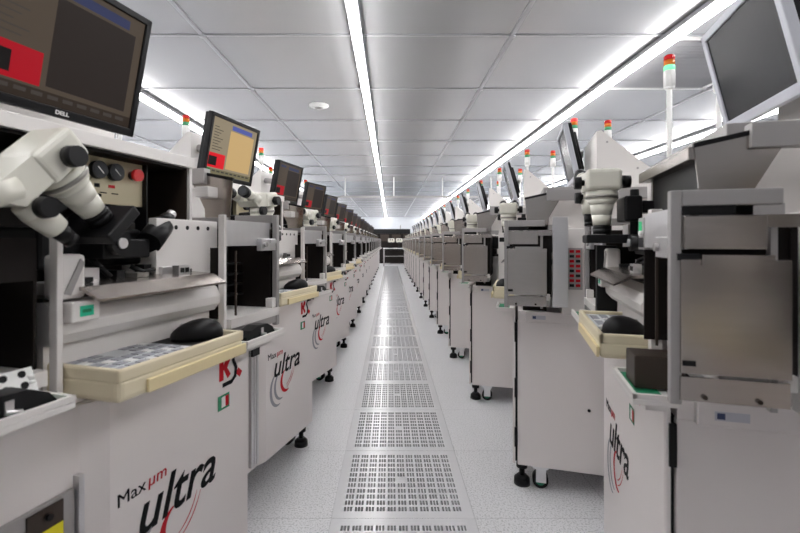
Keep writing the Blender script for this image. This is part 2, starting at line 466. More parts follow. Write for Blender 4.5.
    gp.s(0.29, 0.31, 0.2142, 0.215, 1.3, 1.308, 'red'); gp.s(0.335, 0.35, 0.2142, 0.215, 1.298, 1.308, 'blackink'); gp.s(0.33, 0.355, 0.2142, 0.215, 1.274, 1.282, 'blackink')
    gp = gp.build('gauge_panel', root, 'cream panel inside the recess')
    for s_ in (0.345, 0.295):
        gg = MB('black'); gg.cyl((-s_, 0.200, 1.342), (-s_, 0.215, 1.342), 0.0225, seg=24)
        gg.cyl((-s_, 0.1992, 1.342), (-s_, 0.200, 1.342), 0.018, seg=24, m='glassdial')
        gg.strip([(-s_ - 0.008, 1.349), (-s_ + 0.009, 1.333)], [0.003, 0.002], 0.1986, 'white')
        gg.build('pressure_gauge', gp)
    eb = MB('lampred'); eb.cyl((-0.235, 0.200, 1.342), (-0.235, 0.215, 1.342), 0.013, m='black'); eb.cyl((-0.235, 0.190, 1.342), (-0.235, 0.200, 1.342), 0.017)
    eb.build('stop_button', gp, 'red mushroom button')
    # right end shield and brackets
    sh = MB('steel')
    sh.prism([(0.068, 1.20), (0.055, 1.357), (0.152, 1.376), (0.157, 1.352), (0.205, 1.345), (0.160, 1.265), (0.156, 1.20)], -0.004, 0.0, axis='x')
    sh.prism([(0.053, 1.352), (0.053, 1.362), (0.152, 1.382), (0.152, 1.372)], -0.006, 0.003, axis='x', m='black')
    sh.s(0.0, 0.02, 0.07, 0.21, 1.21, 1.235, 'greymetal')
    sh.build('end_shield', root)
    rl = MB('greymetal')
    rl.s(-0.012, 0.02, 0.150, 0.62, 1.345, 1.395, bev=0.002)
    rl.build('side_rail', root)
    br = MB('case2'); br.s(-0.03, 0.05, 0.11, 0.16, 1.298, 1.332, bev=0.003) if left else br.s(0.005, 0.05, 0.11, 0.16, 1.25, 1.30)
    br.s(-0.036, -0.03, 0.105, 0.165, 1.294, 1.336, 'black') if left else None
    br.build('bracket', root)
    # button panel on the inner post (right end)
    if not left:
      bp = MB('greymetal'); bp.s(0.10, 0.150, -0.014, 0.0, 1.14, 1.215, bev=0.002); bp.s(0.104, 0.146, -0.0148, -0.014, 1.145, 1.168, 'black')
      bp.cyl((-0.112, -0.014, 1.178), (-0.112, -0.022, 1.178), 0.006, seg=10, m='white')
      bp = bp.build('button_panel', root)
      ld = MB('led'); ld.s(0.118, 0.142, -0.0148, -0.014, 1.182, 1.206); ld.build('indicator', bp, 'lit green indicator')
    # hood
    h = MB('case2')
    hf = 0.37 if left else 0.385
    h.prism([(hf, 1.40), (hf, 1.685), (hf + 0.02, 1.687), (0.64, 1.475), (0.66, 1.40)], -0.56, -0.15, axis='x')
    h.cyl((-0.148, 0.43, 1.63), (-0.152, 0.43, 1.63), 0.005, seg=8, m='greymetal'); h.cyl((-0.148, 0.56, 1.50), (-0.152, 0.56, 1.50), 0.005, seg=8, m='greymetal')
    h.build('hood', root)
    # elevators
    handler(root, False, row); handler(root, True, row)
    # keyboard tray
    t0, t1, p = (0.23, 0.605, 0.14) if left else (0.15, 0.55, 0.10)
    k = MB('beige')
    k.s(t0, t1, -p, 0.07, 0.868, 0.914, bev=0.012, seg=3)
    for q in ((t0, t0 + 0.014, -p, 0.07), (t1 - 0.014, t1, -p, 0.07), (t0, t1, -p, -p + 0.012), (t0, t1, 0.058, 0.07)):
        k.s(q[0], q[1], q[2], q[3], 0.905, 0.930, bev=0.004)
    k = k.build('keyboard_tray', root)
    kf = MB('beige2'); kf.s(t0 + 0.0, t1 - 0.06, -p - 0.008, -p, 0.872, 0.898, bev=0.002); kf.build('tray_front', k)
    kp = MB('keys'); kp.s(t0 + 0.15, t1 - 0.02, -p + 0.018, 0.052, 0.912, 0.921, bev=0.001)
    for i in range(9):
        for j in range(5):
            if (i, j) in ((3, 3), (4, 3), (3, 4), (4, 4)): continue
            a = t0 + 0.158 + i * 0.024; e = -p + 0.026 + j * (0.15 / 5)
            if a + 0.018 < t1 - 0.025: kp.s(a, a + 0.018, e, e + 0.02, 0.921, 0.9225, 'keydark' if (i * 3 + j) % 4 else 'white')
    kp.build('keypad', k, 'grey membrane keypad')
    mm = MB('rubber'); mm.s(t0 + 0.02, t0 + 0.14, -p + 0.018, 0.052, 0.912, 0.915); mm.build('mouse_mat', k, 'black mouse mat')
    # side trays
    side_tray(root, -0.06, 0.145, 0.095, 0.868) if left else side_tray(root, -0.07, 0.13, 0.075, 0.846)
    side_tray(root, 0.66, 0.92, 0.11, 0.893) if left else side_tray(root, 0.665, 0.90, 0.085, 0.872)
    # signal tower
    ts, td = (0.674, 0.68) if left else (0.367, 0.753)
    t = MB('white')
    t.cyl((-ts, td, 1.38), (-ts, td, 1.935), 0.0125); t.cyl((-ts, td, 1.40), (-ts, td, 1.41), 0.035)
    t.lathe((-ts, td, 1.92), (-ts, td, 2.012), [(0, 0.018), (0.1, 0.025), (1, 0.0255)])
    for i in range(8):
        an = i * math.pi / 4
        t.cyl((-ts + 0.0245 * math.cos(an), td + 0.0245 * math.sin(an), 1.935), (-ts + 0.0245 * math.cos(an), td + 0.0245 * math.sin(an), 2.0), 0.003, seg=6)
    t = t.build('signal_tower', root)
    for nm, m_, z0 in (('green_lamp', 'lampgreen', 2.012), ('amber_lamp', 'lampamber', 2.038), ('red_lamp', 'lampred', 2.064)):
        q = MB(m_); q.lathe((-ts, td, z0), (-ts, td, z0 + 0.026), [(0, 0.025), (0.8, 0.025), (1.0, 0.0235 if nm != 'red_lamp' else 0.018)])
        q.build(nm, t, nm.replace('_', ' '))
    return root

def make_scope(left):
    """stereo microscope, origin on its lens axis at the machine's bench height frame (machine local axes)"""
    root = empty('stereo_microscope')
    o = MB('optic')
    o.lathe((0, 0, 1.205), (0, 0, 1.31), [(0, 0.025), (0.3, 0.029), (0.6, 0.034), (0.75, 0.044), (1.0, 0.046)], seg=28)
    o.cyl((0, 0, 1.288), (0, 0, 1.296), 0.0468, seg=28, m='opticgrey')
    o.box(-0.05, 0.05, -0.05, 0.05, 1.31, 1.376, bev=0.012, seg=3)
    o.prism([(-0.045, 1.318), (-0.045, 1.374), (-0.115, 1.374), (-0.135, 1.345), (-0.115, 1.318)], -0.045, 0.045, axis='y')
    o.build('optical_head', root)
    ln = MB('black'); ln.lathe((0, 0, 1.205), (0, 0, 1.178), [(0, 0.023), (0.4, 0.027), (1, 0.025)], seg=24)
    ln.build('objective_lens', root, 'black objective lens')
    for y in (-1, 1):
        k = MB('black'); k.lathe((0.0, y * 0.050, 1.338), (0.0, y * 0.080, 1.338), [(0, 0.009), (0.3, 0.009), (0.3001, 0.020), (1.0, 0.019)], seg=18)
        k.build('focus_knob', root, 'black focus knob')
        e = MB('optic')
        a, b_ = Vector((-0.10, y * 0.030, 1.348)), Vector((-0.175, y * 0.034, 1.378))
        e.lathe(a, b_, [(0, 0.024), (0.6, 0.022), (1.0, 0.019)], seg=20)
        e = e.build('eyepiece', root)
        c = MB('black'); c.lathe(b_, b_ + (b_ - a) * 0.42, [(0, 0.020), (0.2, 0.022), (1.0, 0.023)], seg=20)
        c.cyl(b_ + (b_ - a) * 0.42, b_ + (b_ - a) * 0.425, 0.015, seg=16, m='glassdial')
        c.build('eye_cup', e, 'black rubber eye cup')
    i = MB('optic')
    pa, pb = (-0.100, -0.020, 1.315), (-0.092, -0.022, 1.240)
    i.lathe(pa, pb, [(0, 0.023), (0.3, 0.026), (0.95, 0.022)], seg=18)
    i = i.build('light_tube', root)
    c = MB('black'); c.lathe(pa, pb, [(0.95, 0.018), (1.3, 0.015), (1.45, 0.015)], seg=16); c.build('light_nozzle', i, 'black nozzle')
    c = MB('black'); c.lathe((-0.097, -0.040, 1.300), (-0.097, -0.066, 1.300), [(0, 0.012), (0.3, 0.012), (0.301, 0.020), (1, 0.018)], seg=18); c.build('light_knob', i, 'black knob')
    a = MB('black')
    a.box(-0.055, 0.06, 0.052, 0.10, 1.215, 1.29, bev=0.006)
    a.box(-0.045, 0.05, -0.05, 0.11, 1.150, 1.176, bev=0.004)
    a.cyl((0.03, 0.085, 1.16), (0.03, 0.085, 1.31), 0.012)
    a.box(-0.02, 0.05, 0.10, 0.30, 1.24, 1.275, bev=0.004)
    a.build('boom_arm', root, 'black mounting arm')
    for x in COL.objects:
        if x.parent is root or (x.parent and x.parent.parent is root): x.data.transform(Matrix.Translation((0, 0, -1.18)))
    return root

def make_monitor(kind, w=0.40, h=0.315):
    """origin at the screen centre, facing -y"""
    root = empty('monitor')
    bz = 'palebezel' if kind in ('pale', 'edge') else 'bezel'
    t = 0.017 if kind != 'pale' else 0.024
    f = MB(bz)
    x, z = w / 2, h / 2
    for q in ((-x, x, z - t, z), (-x, x, -z, -z + t * 1.25), (-x, -x + t, -z, z), (x - t, x, -z, z)):
        f.box(q[0], q[1], -0.006, 0.02, q[2], q[3], bev=0.003)
    f = f.build('bezel', root)
    b = MB('bezel' if kind != 'pale' else 'black')
    b.box(-x + 0.004, x - 0.004, 0.014, 0.038, -z + 0.004, z - 0.004, bev=0.004)
    b.box(-x * 0.7, x * 0.7, 0.038, 0.058, -z * 0.7, z * 0.7, bev=0.008)
    b.build('housing', root)
    a = MB('greymetal'); a.box(-0.05, 0.05, 0.056, 0.064, -0.05, 0.05); 
    a.cyl((0, 0.06, 0), (0, 0.06 + ARM[kind], -0.01), 0.02)
    a.build('mount_arm', root, 'grey mount arm')
    x0, x1, z0, z1 = -x + t, x - t, -z + t * 1.25, z - t
    if kind in ('pale', 'edge'):
        s = MB('offscreen'); s.box(x0, x1, 0.0, 0.004, z0, z1); s.build('screen', root, 'dark switched off screen')
        return root
    k = 'lit' if kind == 'lit' else 'dim'
    s = MB('s_col_' + k)
    X = lambda u: x0 + (x1 - x0) * u
    Z = lambda v: z1 - (z1 - z0) * v
    def R(u0, v0, u1, v1, m, dy=0.0):
        s.box(X(u0), X(u1), -0.0004 - dy, 0.0, Z(v1), Z(v0), m)
    s.box(x0, x1, 0.0, 0.004, z0, z1)
    win = 's_win_lit' if k == 'lit' else 's_win_dim'
    R(0.385, 0.15, 0.94, 0.86, win)
    R(0.41, 0.045, 0.88, 0.125, 's_bar_' + k)
    if kind != 'lit': R(0.06, 0.04, 0.28, 0.10, 's_bar_dim')
    R(0.0, 0.62, 0.35, 0.88, 's_red_' + k)
    R(0.02, 0.68, 0.18, 0.84, 's_blk', 0.0004)
    R(0.0, 0.90, 0.08, 1.0, 's_grn_dim')
    for i in range(9):
        v = 0.15 + i * 0.05
        R(0.05, v, 0.14 + 0.13 * ((i * 37) % 10) / 10, v + 0.012, 's_line_dim')
    R(0.08, 0.90, 1.0, 1.0, 's_low_' + k)
    for i in range(9): R(0.12 + i * 0.095, 0.92, 0.185 + i * 0.095, 0.95, 's_line_dim', 0.0004)
    s.build('screen', root, 'screen showing program windows and a red block')
    if kind == 'near':
        text_mesh('maker_logo', 'DELL', 0.0125, ['white'], f, (-0.017, -0.0066, -z + 0.007), 0, 0.0004, 1.15)
    return root
ARM = {'near': 0.134, 'lit': 0.134, 'dim': 0.134, 'pale': 0.02, 'edge': 0.026}

def make_mouse():
    """black computer mouse, resting on z=0, pointing along +y"""
    bm = bmesh.new()
    bmesh.ops.create_uvsphere(bm, u_segments=20, v_segments=12, radius=1)
    for v in bm.verts:
        x, y, z = v.co
        zz = max(z, -0.25)
        hgt = 0.040 - 0.009 * y
        v.co = (x * 0.036 * (1 - 0.12 * y), y * 0.062, (zz + 0.25) * hgt)
    for f in bm.faces: f.smooth = True
    me = bpy.data.meshes.new('body'); bm.to_mesh(me); bm.free(); me.materials.append(M['black'])
    root = empty('computer_mouse')
    o = bpy.data.objects.new('body', me); COL.objects.link(o); o.parent = root
    w_ = MB('greymetal'); w_.cyl((-0.003, 0.034, 0.034), (0.003, 0.034, 0.034), 0.006, seg=12); w_.build('scroll_wheel', root)
    return root

# ------------------------------------------------------------------ rooms and rows
ORD = ['nearest', 'second', 'third', 'fourth', 'fifth', 'sixth', 'seventh', 'eighth', 'ninth', 'tenth', 'eleventh', 'twelfth', 'thirteenth', 'fourteenth', 'fifteenth', 'farthest']
NM = 16
PHI = {'left': math.pi / 2 - TH, 'right': -(math.pi / 2 + TH)}
FINE = ('hinge', 'leveling_foot_', 'guide_block', 'bumper', 'clamp', 'wafer_clamp', 'button_panel', 'mat', 'mouse_mat', 'label_box', 'threader', 'sticker',
        'stop_button', 'pressure_gauge', 'light_nozzle', 'scroll_wheel', 'bracket', 'lower_plate')
ROWN = {'left': 'in the left row', 'right': 'in the right row'}
def to_world(row, cx, cy, s, d, z):
    a = PHI[row]
    return Vector((cx + math.cos(a) * -s - math.sin(a) * d, cy + math.sin(a) * -s + math.cos(a) * d, z))
def lightlamp(root, name, m):
    for t in [x for x in COL.objects if x.parent is not None and x.parent.parent is root and x.name.split('.')[0] == name]:
        t.data = t.data.copy(); t.data.materials[0] = M[m]

def place(o, row, cx, cy, s=0, d=0, z=0, tilt=0.0, yaw=0.0):
    o.location = to_world(row, cx, cy, s, d, z)
    o.rotation_euler = (tilt, 0, PHI[row] + yaw)

corners = {'left': [(-0.448, 1.41 + 1.17 * i) for i in range(NM)], 'right': [(0.575, 0.935 + 1.155 * i) for i in range(NM)]}
bonder = {r: make_bonder(r) for r in ('left', 'right')}
scope = make_scope(True)
mouse = make_mouse()
mons = {}
mons['near'] = make_monitor('near'); mons['lit'] = make_monitor('lit', 0.372, 0.292); mons['dim'] = make_monitor('dim', 0.372, 0.292)
mons['pale'] = make_monitor('pale', 0.43, 0.33); mons['edge'] = make_monitor('edge', 0.372, 0.30)
used = set()
def inst(proto, skip=()):
    if proto in used: return copy_tree(proto, skip)
    used.add(proto); return proto
MLAB = {('left', 0): 'pale wire bonder with gauges and beige keyboard tray, nearest in the left row',
        ('left', 1): 'pale wire bonder with grey duct strip under the bright tan screen, left row',
        ('right', 0): 'pale wire bonder with large stainless covers, nearest in the right row',
        ('right', 1): 'pale wire bonder showing its bare side panel, second in the right row'}
KEEP = {}
allm = {}
for row in ('left', 'right'):
    for i, (cx, cy) in enumerate(corners[row]):
        allm[(row, i)] = None
# copies are made from untouched prototypes: keep the prototypes as the nearest machine of each row
for row in ('left', 'right'):
    for i in range(NM - 1, -1, -1):
        cx, cy = corners[row][i]
        skip = FINE if i >= 7 else ()
        if row == 'left' and i >= 5: skip = skip + ('keyboard_tray',)
        p = bonder[row]
        o = copy_tree(p, skip) if i else p
        place(o, row, cx, cy)
        lab = MLAB.get((row, i), 'pale grey wire bonder, %s %s' % (ORD[i], ROWN[row]))
        tag(o, lab, 'machine', 'wire bonders %s' % ROWN[row])
        allm[(row, i)] = o
        # microscope
        m = copy_tree(scope, skip) if not (row == 'left' and i == 0) else scope
        m.location = to_world(row, cx, cy, 0.545, 0.0, 0.0)
        ds = 0.0
        m.location = to_world(row, cx, cy, 0.545, -0.03, 1.18 + (0.022 if (row, i) == ('left', 0) else 0.005))
        lean = -46 if (row, i) == ('left', 0) else -8 if row == 'left' else 0
        m.rotation_euler = (Matrix.Rotation(PHI[row] + (math.radians(random.uniform(-7, 7)) if i > 1 else 0.0), 4, 'Z') @ Matrix.Rotation(math.radians(lean), 4, 'Y')).to_euler()
        m.scale = (0.93,) * 3 if (row, i) == ('left', 0) else (1.06, 1.06, 1.06) if (row, i) == ('right', 0) else (1, 1, 1)
        tag(m, 'white stereo microscope with black knobs on the %s bonder %s' % (ORD[i], ROWN[row]), 'microscope', 'stereo microscopes %s' % ROWN[row])
        # monitor
        if row == 'left':
            kind = 'near' if i == 0 else 'lit' if i == 1 else 'dim'
            S_, D_, Z_, tl = (0.452, 0.165, 1.598, 12) if i == 0 else (0.51, 0.17, 1.587, 11)
        else:
            kind = 'pale' if i == 0 else 'edge'
            S_, D_, Z_, tl = (0.46, 0.338, 1.682, 13) if i == 0 else (0.51, 0.285, 1.63, 12) if i == 1 else (0.51, 0.268, 1.63, 15)
        pr = mons[kind]
        first = pr not in used and i in (0, 1)
        mo = pr if (pr not in used and (kind in ('near', 'lit', 'pale'))) else copy_tree(pr)
        if mo is pr: used.add(pr)
        place(mo, row, cx, cy, S_, D_, Z_, 0, 0)
        jit = 0.0 if i < 2 else math.radians(random.uniform(-4, 4) - (0 if row == 'left' else -7))
        mo.rotation_euler = (Matrix.Rotation(PHI[row] + jit, 4, 'Z') @ Matrix.Rotation(math.radians(tl), 4, 'X')).to_euler()
        ml = {('left', 0): 'black monitor with dim screen and red block, largest, above the nearest microscope',
              ('left', 1): 'black monitor with a bright tan window and red block on its screen',
              ('right', 0): 'large pale grey framed monitor with a dark blank screen, tilted forward'}.get((row, i),
              'black framed monitor with dim screen above the %s bonder %s' % (ORD[i], ROWN[row]) if row == 'left' else
              'thin black monitor seen edge-on above the %s bonder %s' % (ORD[i], ROWN[row]))
        tag(mo, ml, 'monitor', 'monitors %s' % ROWN[row])
        # mouse
        if i < (5 if row == 'left' else 9):
            mu = copy_tree(mouse) if not (row == 'left' and i == 0) else mouse
            if row == 'left': place(mu, row, cx, cy, 0.295, -0.05, 0.9156, 0, math.radians(35))
            else: place(mu, row, cx, cy, 0.224, -0.029, 0.9156, 0, math.radians(30))
            tag(mu, 'black computer mouse on the beige tray of the %s bonder %s' % (ORD[i], ROWN[row]), 'mouse', 'computer mice %s' % ROWN[row])
for k in ('dim', 'edge'):
    pr = mons[k]
    kids = [x for x in COL.objects if x.parent is pr]
    for x in kids: bpy.data.objects.remove(x)
    bpy.data.objects.remove(pr)

# lamps that are lit
lightlamp(allm[('right', 1)], 'green_lamp', 'lampgreenon')
lightlamp(allm[('right', 2)], 'red_lamp', 'lampredon')
lightlamp(allm[('left', 3)], 'red_lamp', 'lampredon')

# rows standing back to back with the two aisle rows: only what rises above them is seen
SKIPB = FINE + ('keyboard_tray', 'magazine_elevator', 'side_tray', 'gauge_panel', 'bond_head', 'work_plate', 'apron', 'guard_plate', 'front_panel', 'front_bar')
for j in range(5):
    o = copy_tree(bonder['left'], SKIPB); place(o, 'left', 2.52, 2.74 + 1.16 * j)
    tag(o, 'pale bonder facing away behind the right row, %s from the near end' % ['first', 'second', 'third', 'fourth', 'fifth'][j], 'machine', 'bonders behind the row on the right')
for j in range(4):
    o = copy_tree(bonder['right'], SKIPB); place(o, 'right', -2.335, 3.155 + 1.17 * j)
    tag(o, 'pale bonder facing away behind the left row, %s from the near end' % ['first', 'second', 'third', 'fourth'][j], 'machine', 'bonders behind the row on the left')

# unseen machines continuing each row beside the viewpoint, added to shade the nearest ones
for row, (bx, by) in (('left', (-0.448, 0.24)), ('right', (0.575, -0.22))):
    o = copy_tree(bonder[row], FINE); place(o, row, bx, by)
    tag(o, 'unseen pale wire bonder beside the viewpoint, just before the nearest one %s' % ROWN[row], 'machine', 'wire bonders %s' % ROWN[row])

# ---- pieces only some machines have
L1, L2, R2 = allm[('left', 0)], allm[('left', 1)], allm[('right', 1)]
q = MB('greymetal'); q.s(0.565, 0.72, 0.012, 0.022, 0.40, 0.678); q.s(0.551, 0.562, 0.004, 0.022, 0.30, 0.70, 'alu')
q.s(0.59, 0.655, 0.008, 0.012, 0.60, 0.672, 'brown'); q.cyl((-0.62, 0.0, 0.655), (-0.62, 0.008, 0.655), 0.006, m='black')
q = q.build('control_box', L1)
y_ = MB('yellow'); y_.s(0.592, 0.645, 0.006, 0.008, 0.52, 0.632); y_.build('label_plate', q, 'yellow label')
q = MB('alu')
for a in (0.552, 0.572, 0.592): q.s(a, a + 0.013, 0.004, 0.022, 0.14, 0.70)
q.s(0.552, 0.607, 0.008, 0.022, 0.14, 0.70, 'greymetal'); q.s(0.552, 0.607, -0.002, 0.022, 0.64, 0.70, 'black')
q = q.build('cable_duct', L2)
y_ = MB('yellow'); y_.s(0.556, 0.60, -0.003, 0.0, 0.70, 0.722); y_.build('label_plate', q, 'yellow label')
R1 = allm[('right', 0)]
sp = MB('steel'); sp.s(0.004, 0.40, 0.045, 0.075, 1.328, 1.356, bev=0.002); sp.s(0.36, 0.40, 0.075, 0.20, 1.336, 1.376)
sp.s(0.03, 0.36, 0.075, 0.08, 1.22, 1.33, 'black')  # black sheet stands in for the shade of the open cavity under the bar
sp.build('front_bar', R1)
for x in [x for x in COL.objects if x.parent is R1 and x.name.startswith('hood')]:
    x.data = x.data.copy(); x.data.transform(Matrix.Translation((0, 0.075, 0)))
q = MB('alu'); q.s(-0.168, -0.150, 0.164, 0.226, 0.88, 1.262, bev=0.002); q.build('side_column', R2)
q = MB('greymetal'); q.s(-0.10, -0.055, 0.232, 0.29, 0.95, 1.13)
for i in range(8):
    for j in range(2): q.s(-0.103, -0.10, 0.238 + 0.025 * j, 0.256 + 0.025 * j, 0.962 + 0.021 * i, 0.974 + 0.021 * i, 'red' if (i + j) % 3 else 'black')
q.build('slot_rack', R2, 'grey rack with red slots')

# ---- loose things on the trays
def block_of_holes(loc, rz):
    o = MB('white'); o.prism([(0.0, 0.0), (0.018, 0.0), (0.030, 0.05), (0.022, 0.052)], -0.06, 0.06, axis='x')
    for i in range(4):
        for j in range(3):
            t = (j + 0.5) / 3
            o.cyl((-0.042 + i * 0.028, 0.022 * t + 0.001, 0.052 * t), (-0.042 + i * 0.028, 0.022 * t - 0.0015, 0.052 * t + 0.0006), 0.006, seg=10, m='black')
    o = o.build('capillary_stand', None); o.location = loc; o.rotation_euler = (0, 0, rz); return o
def hand_tool(loc, rz):
    root = empty('hand_tool', loc, rz)
    o = MB('black')
    prof = [(-0.075, 0.0), (-0.075, 0.012), (-0.05, 0.026), (-0.01, 0.036), (0.035, 0.034), (0.065, 0.02), (0.078, 0.004), (0.078, 0.0)]
    o.prism(prof, -0.020, 0.020, axis='y'); o = o.build('body', root)
    g = MB('alu'); g.box(0.0, 0.012, -0.022, -0.020, 0.008, 0.026); g.cyl((0.0, -0.021, 0.01), (0.022, -0.0235, 0.0045), 0.004, seg=8); g.build('clip', root, 'silver clip')
    return root
cx, cy = corners['left'][0]
tag(block_of_holes(to_world('left', cx, cy, 0.735, -0.0515, 0.8965), PHI['left']), 'white sloping stand with rows of round holes on the near side tray', 'stand')
tag(hand_tool(to_world('left', cx, cy, 0.757, -0.0725, 0.8965), PHI['left']), 'black arched hand tool on the side tray with the holed white stand', 'tool')
b_ = MB('white'); b_.lathe((0, 0, 0), (0, 0, 0.04), [(0, 0.009), (0.65, 0.009), (0.8, 0.006), (1, 0.006)], seg=14)
b_ = b_.build('small_bottle', None); b_.location = to_world('left', cx, cy, 0.680, -0.034, 0.8965)
tag(b_, 'tiny white bottle on the side tray by the beige keyboard tray', 'bottle')
for i in range(1, 6):
    c_ = corners['left'][i - 1]
    tag(hand_tool(to_world('left', *c_, 0.045, -0.054, 0.8715), PHI['left']), 'black hand tool on the far side tray of the %s left row bonder' % ORD[i - 1], 'tool', 'hand tools on the far side trays')
cx, cy = corners['right'][0]
root = empty('metal_box', to_world('right', cx, cy, 0.03, -0.028, 0.8495), PHI['right'])
o = MB('brown'); o.box(-0.04, 0.04, -0.03, 0.062, 0, 0.068, bev=0.003); o.build('body', root)
o = MB('alu'); o.cyl((-0.04, 0.0, 0.03), (-0.075, -0.004, 0.022), 0.006, seg=10); o.cyl((-0.04, 0.01, 0.012), (-0.08, 0.0, 0.01), 0.005, seg=10); o.build('nozzle', root, 'silver nozzle')
tag(root, 'dark metal box on the side tray beside the stainless elevator', 'box')

# ------------------------------------------------------------------ setting
HC = 2.76
X0, X1, Y0, Y1 = -6.2, 6.6, -4.0, 29.7
TX0, TX1 = -0.245, 0.355
TY0, NT = 0.066, 34
TY1 = TY0 + 0.6 * NT
f = MB('floor')
f.box(X0, TX0, Y0, Y1, -0.04, 0); f.box(TX1, X1, Y0, Y1, -0.04, 0); f.box(TX0, TX1, Y0, TY0, -0.04, 0); f.box(TX0, TX1, TY1, Y1, -0.04, 0)
struct(f.build('floor'), 'pale speckled vinyl floor')
f = MB('plenum'); f.box(TX0 - 0.3, TX1 + 0.3, TY0 - 0.3, TY1 + 0.3, -0.30, -0.29); struct(f.build('floor_plenum'), 'dark void under the perforated tiles')

def perf_mesh():
    bm = bmesh.new()
    n = 11; per = 0.0472; start = (0.6 - n * per) / 2
    xs = [0.0006]; xt = []
    for c in range(n):
        for k in range(3):
            a = start + c * per + 0.0055 + k * 0.0132; xs += [a, a + 0.0085]; xt.append((len(xs) - 2, c))
    xs.append(0.5994)
    ys = [0.0006]; yt = []
    for r in range(n):
        a = start + r * per + 0.0075; ys += [a, a + 0.032]; yt.append((len(ys) - 2, r))
    ys.append(0.5994)
    hx = dict(xt); hy = dict(yt)
    V = {}
    def v(i, j, z):
        if (i, j, z) not in V: V[(i, j, z)] = bm.verts.new((xs[i], ys[j], z))
        return V[(i, j, z)]
    hole = lambda i, j: i in hx and j in hy and not (hx[i] == 5 and hy[j] == 5)
    for i in range(len(xs) - 1):
        for j in range(len(ys) - 1):
            c = (v(i, j, 0), v(i + 1, j, 0), v(i + 1, j + 1, 0), v(i, j + 1, 0))
            if not hole(i, j): bm.faces.new(c)
            else:
                d = (v(i, j, -0.025), v(i + 1, j, -0.025), v(i + 1, j + 1, -0.025), v(i, j + 1, -0.025))
                for k in range(4): bm.faces.new((c[k], d[k], d[(k + 1) % 4], c[(k + 1) % 4]))
    nx, ny = len(xs) - 1, len(ys) - 1
    cs = [(0, 0), (nx, 0), (nx, ny), (0, ny)]
    # outer rim
    for k in range(4):
        (i, j), (i2, j2) = cs[k], cs[(k + 1) % 4]
        rim = [(i + (1 if i2 > i else -1 if i2 < i else 0) * t, j + (1 if j2 > j else -1 if j2 < j else 0) * t) for t in range(max(abs(i2 - i), abs(j2 - j)) + 1)]
        bm.faces.new([v(a, b, 0) for a, b in rim] + [v(i2, j2, -0.035), v(i, j, -0.035)])
    bmesh.ops.recalc_face_normals(bm, faces=bm.faces)
    me = bpy.data.meshes.new('perforated_tile'); bm.to_mesh(me); bm.free(); me.materials.append(M['perf'])
    return me
pm = perf_mesh()
FULL = ['first', 'second', 'third', 'fourth', 'fifth', 'sixth', 'seventh', 'eighth', 'ninth', 'tenth', 'eleventh', 'twelfth', 'thirteenth', 'fourteenth', 'fifteenth', 'sixteenth',
        'seventeenth', 'eighteenth', 'nineteenth', 'twentieth', 'twenty-first', 'twenty-second', 'twenty-third', 'twenty-fourth', 'twenty-fifth', 'twenty-sixth', 'twenty-seventh',
        'twenty-eighth', 'twenty-ninth', 'thirtieth', 'thirty-first', 'thirty-second']
for i in range(2, NT):
    o = bpy.data.objects.new('perforated_floor_tile', pm); COL.objects.link(o)
    o.location = (TX0, TY0 + 0.6 * i, 0)
    tag(o, 'grey slotted metal floor tile, %s from the near end of the aisle' % FULL[i - 2], 'floor tile', 'slotted floor tiles down the aisle')
f = MB('floor'); f.box(TX0, TX1, TY0, TY0 + 1.2, -0.04, 0); struct(f.build('floor_front'), 'floor at the near end of the aisle')

c = MB('ceil'); c.box(X0, X1, Y0, Y1, HC, HC + 0.05); struct(c.build('ceiling'), 'grey panelled cleanroom ceiling')
GX0 = -0.253
t = MB('tbar')
xs = [GX0 + 1.2 * k for k in range(-4, 6)]
for k, x in enumerate(xs):
    if X0 < x < X1: t.box(x - 0.016, x + 0.016, Y0, Y1, HC - 0.012, HC)
ys = []; y = 3.46 - 1.22 * 6
while y < Y1:
    if y > Y0: ys.append(y); t.box(X0, X1, y - 0.012, y + 0.012, HC - 0.008, HC)
    y += 1.22
for k, x in enumerate(xs):
    if (k % 2) == 1 and X0 < x < X1:
        for y in ys: t.cyl((x, y, HC - 0.02), (x, y, HC), 0.026, 0.03, seg=14)
struct(t.build('trim_1'), 'ceiling grid bars')

names = {-2: 'long fluorescent strip light near the far left wall', -1: 'long fluorescent strip light over the left row of bonders', 0: 'long fluorescent strip light above the middle of the aisle',
         1: 'long bright fluorescent strip light over the right row of bonders', 2: 'long fluorescent strip light beyond the signal towers on the right'}
YL = -0.8
for k in range(-2, 3):
    x = GX0 + 2.4 * k
    root = empty('strip_light', (x, 12.85, HC))
    h = MB('tbar'); h.box(-0.042, 0.042, YL - 12.85 - 0.05, Y1 - 12.85 - 0.1, -0.046, -0.012); h.build('housing', root)
    d = MB('tube')
    n = 14; a0 = YL - 12.85; st_ = (Y1 - YL - 0.15) / n
    prof = [(-0.028, -0.046), (-0.030, -0.060), (-0.028, -0.078), (-0.014, -0.094), (0.014, -0.094), (0.028, -0.078), (0.030, -0.060), (0.028, -0.046)]
    for i in range(n): d.prism(prof, a0 + i * st_, a0 + (i + 1) * st_ - 0.004, axis='y')
    d.build('diffuser', root, 'glowing white diffuser')
    tag(root, names[k], 'light', 'ceiling strip lights')

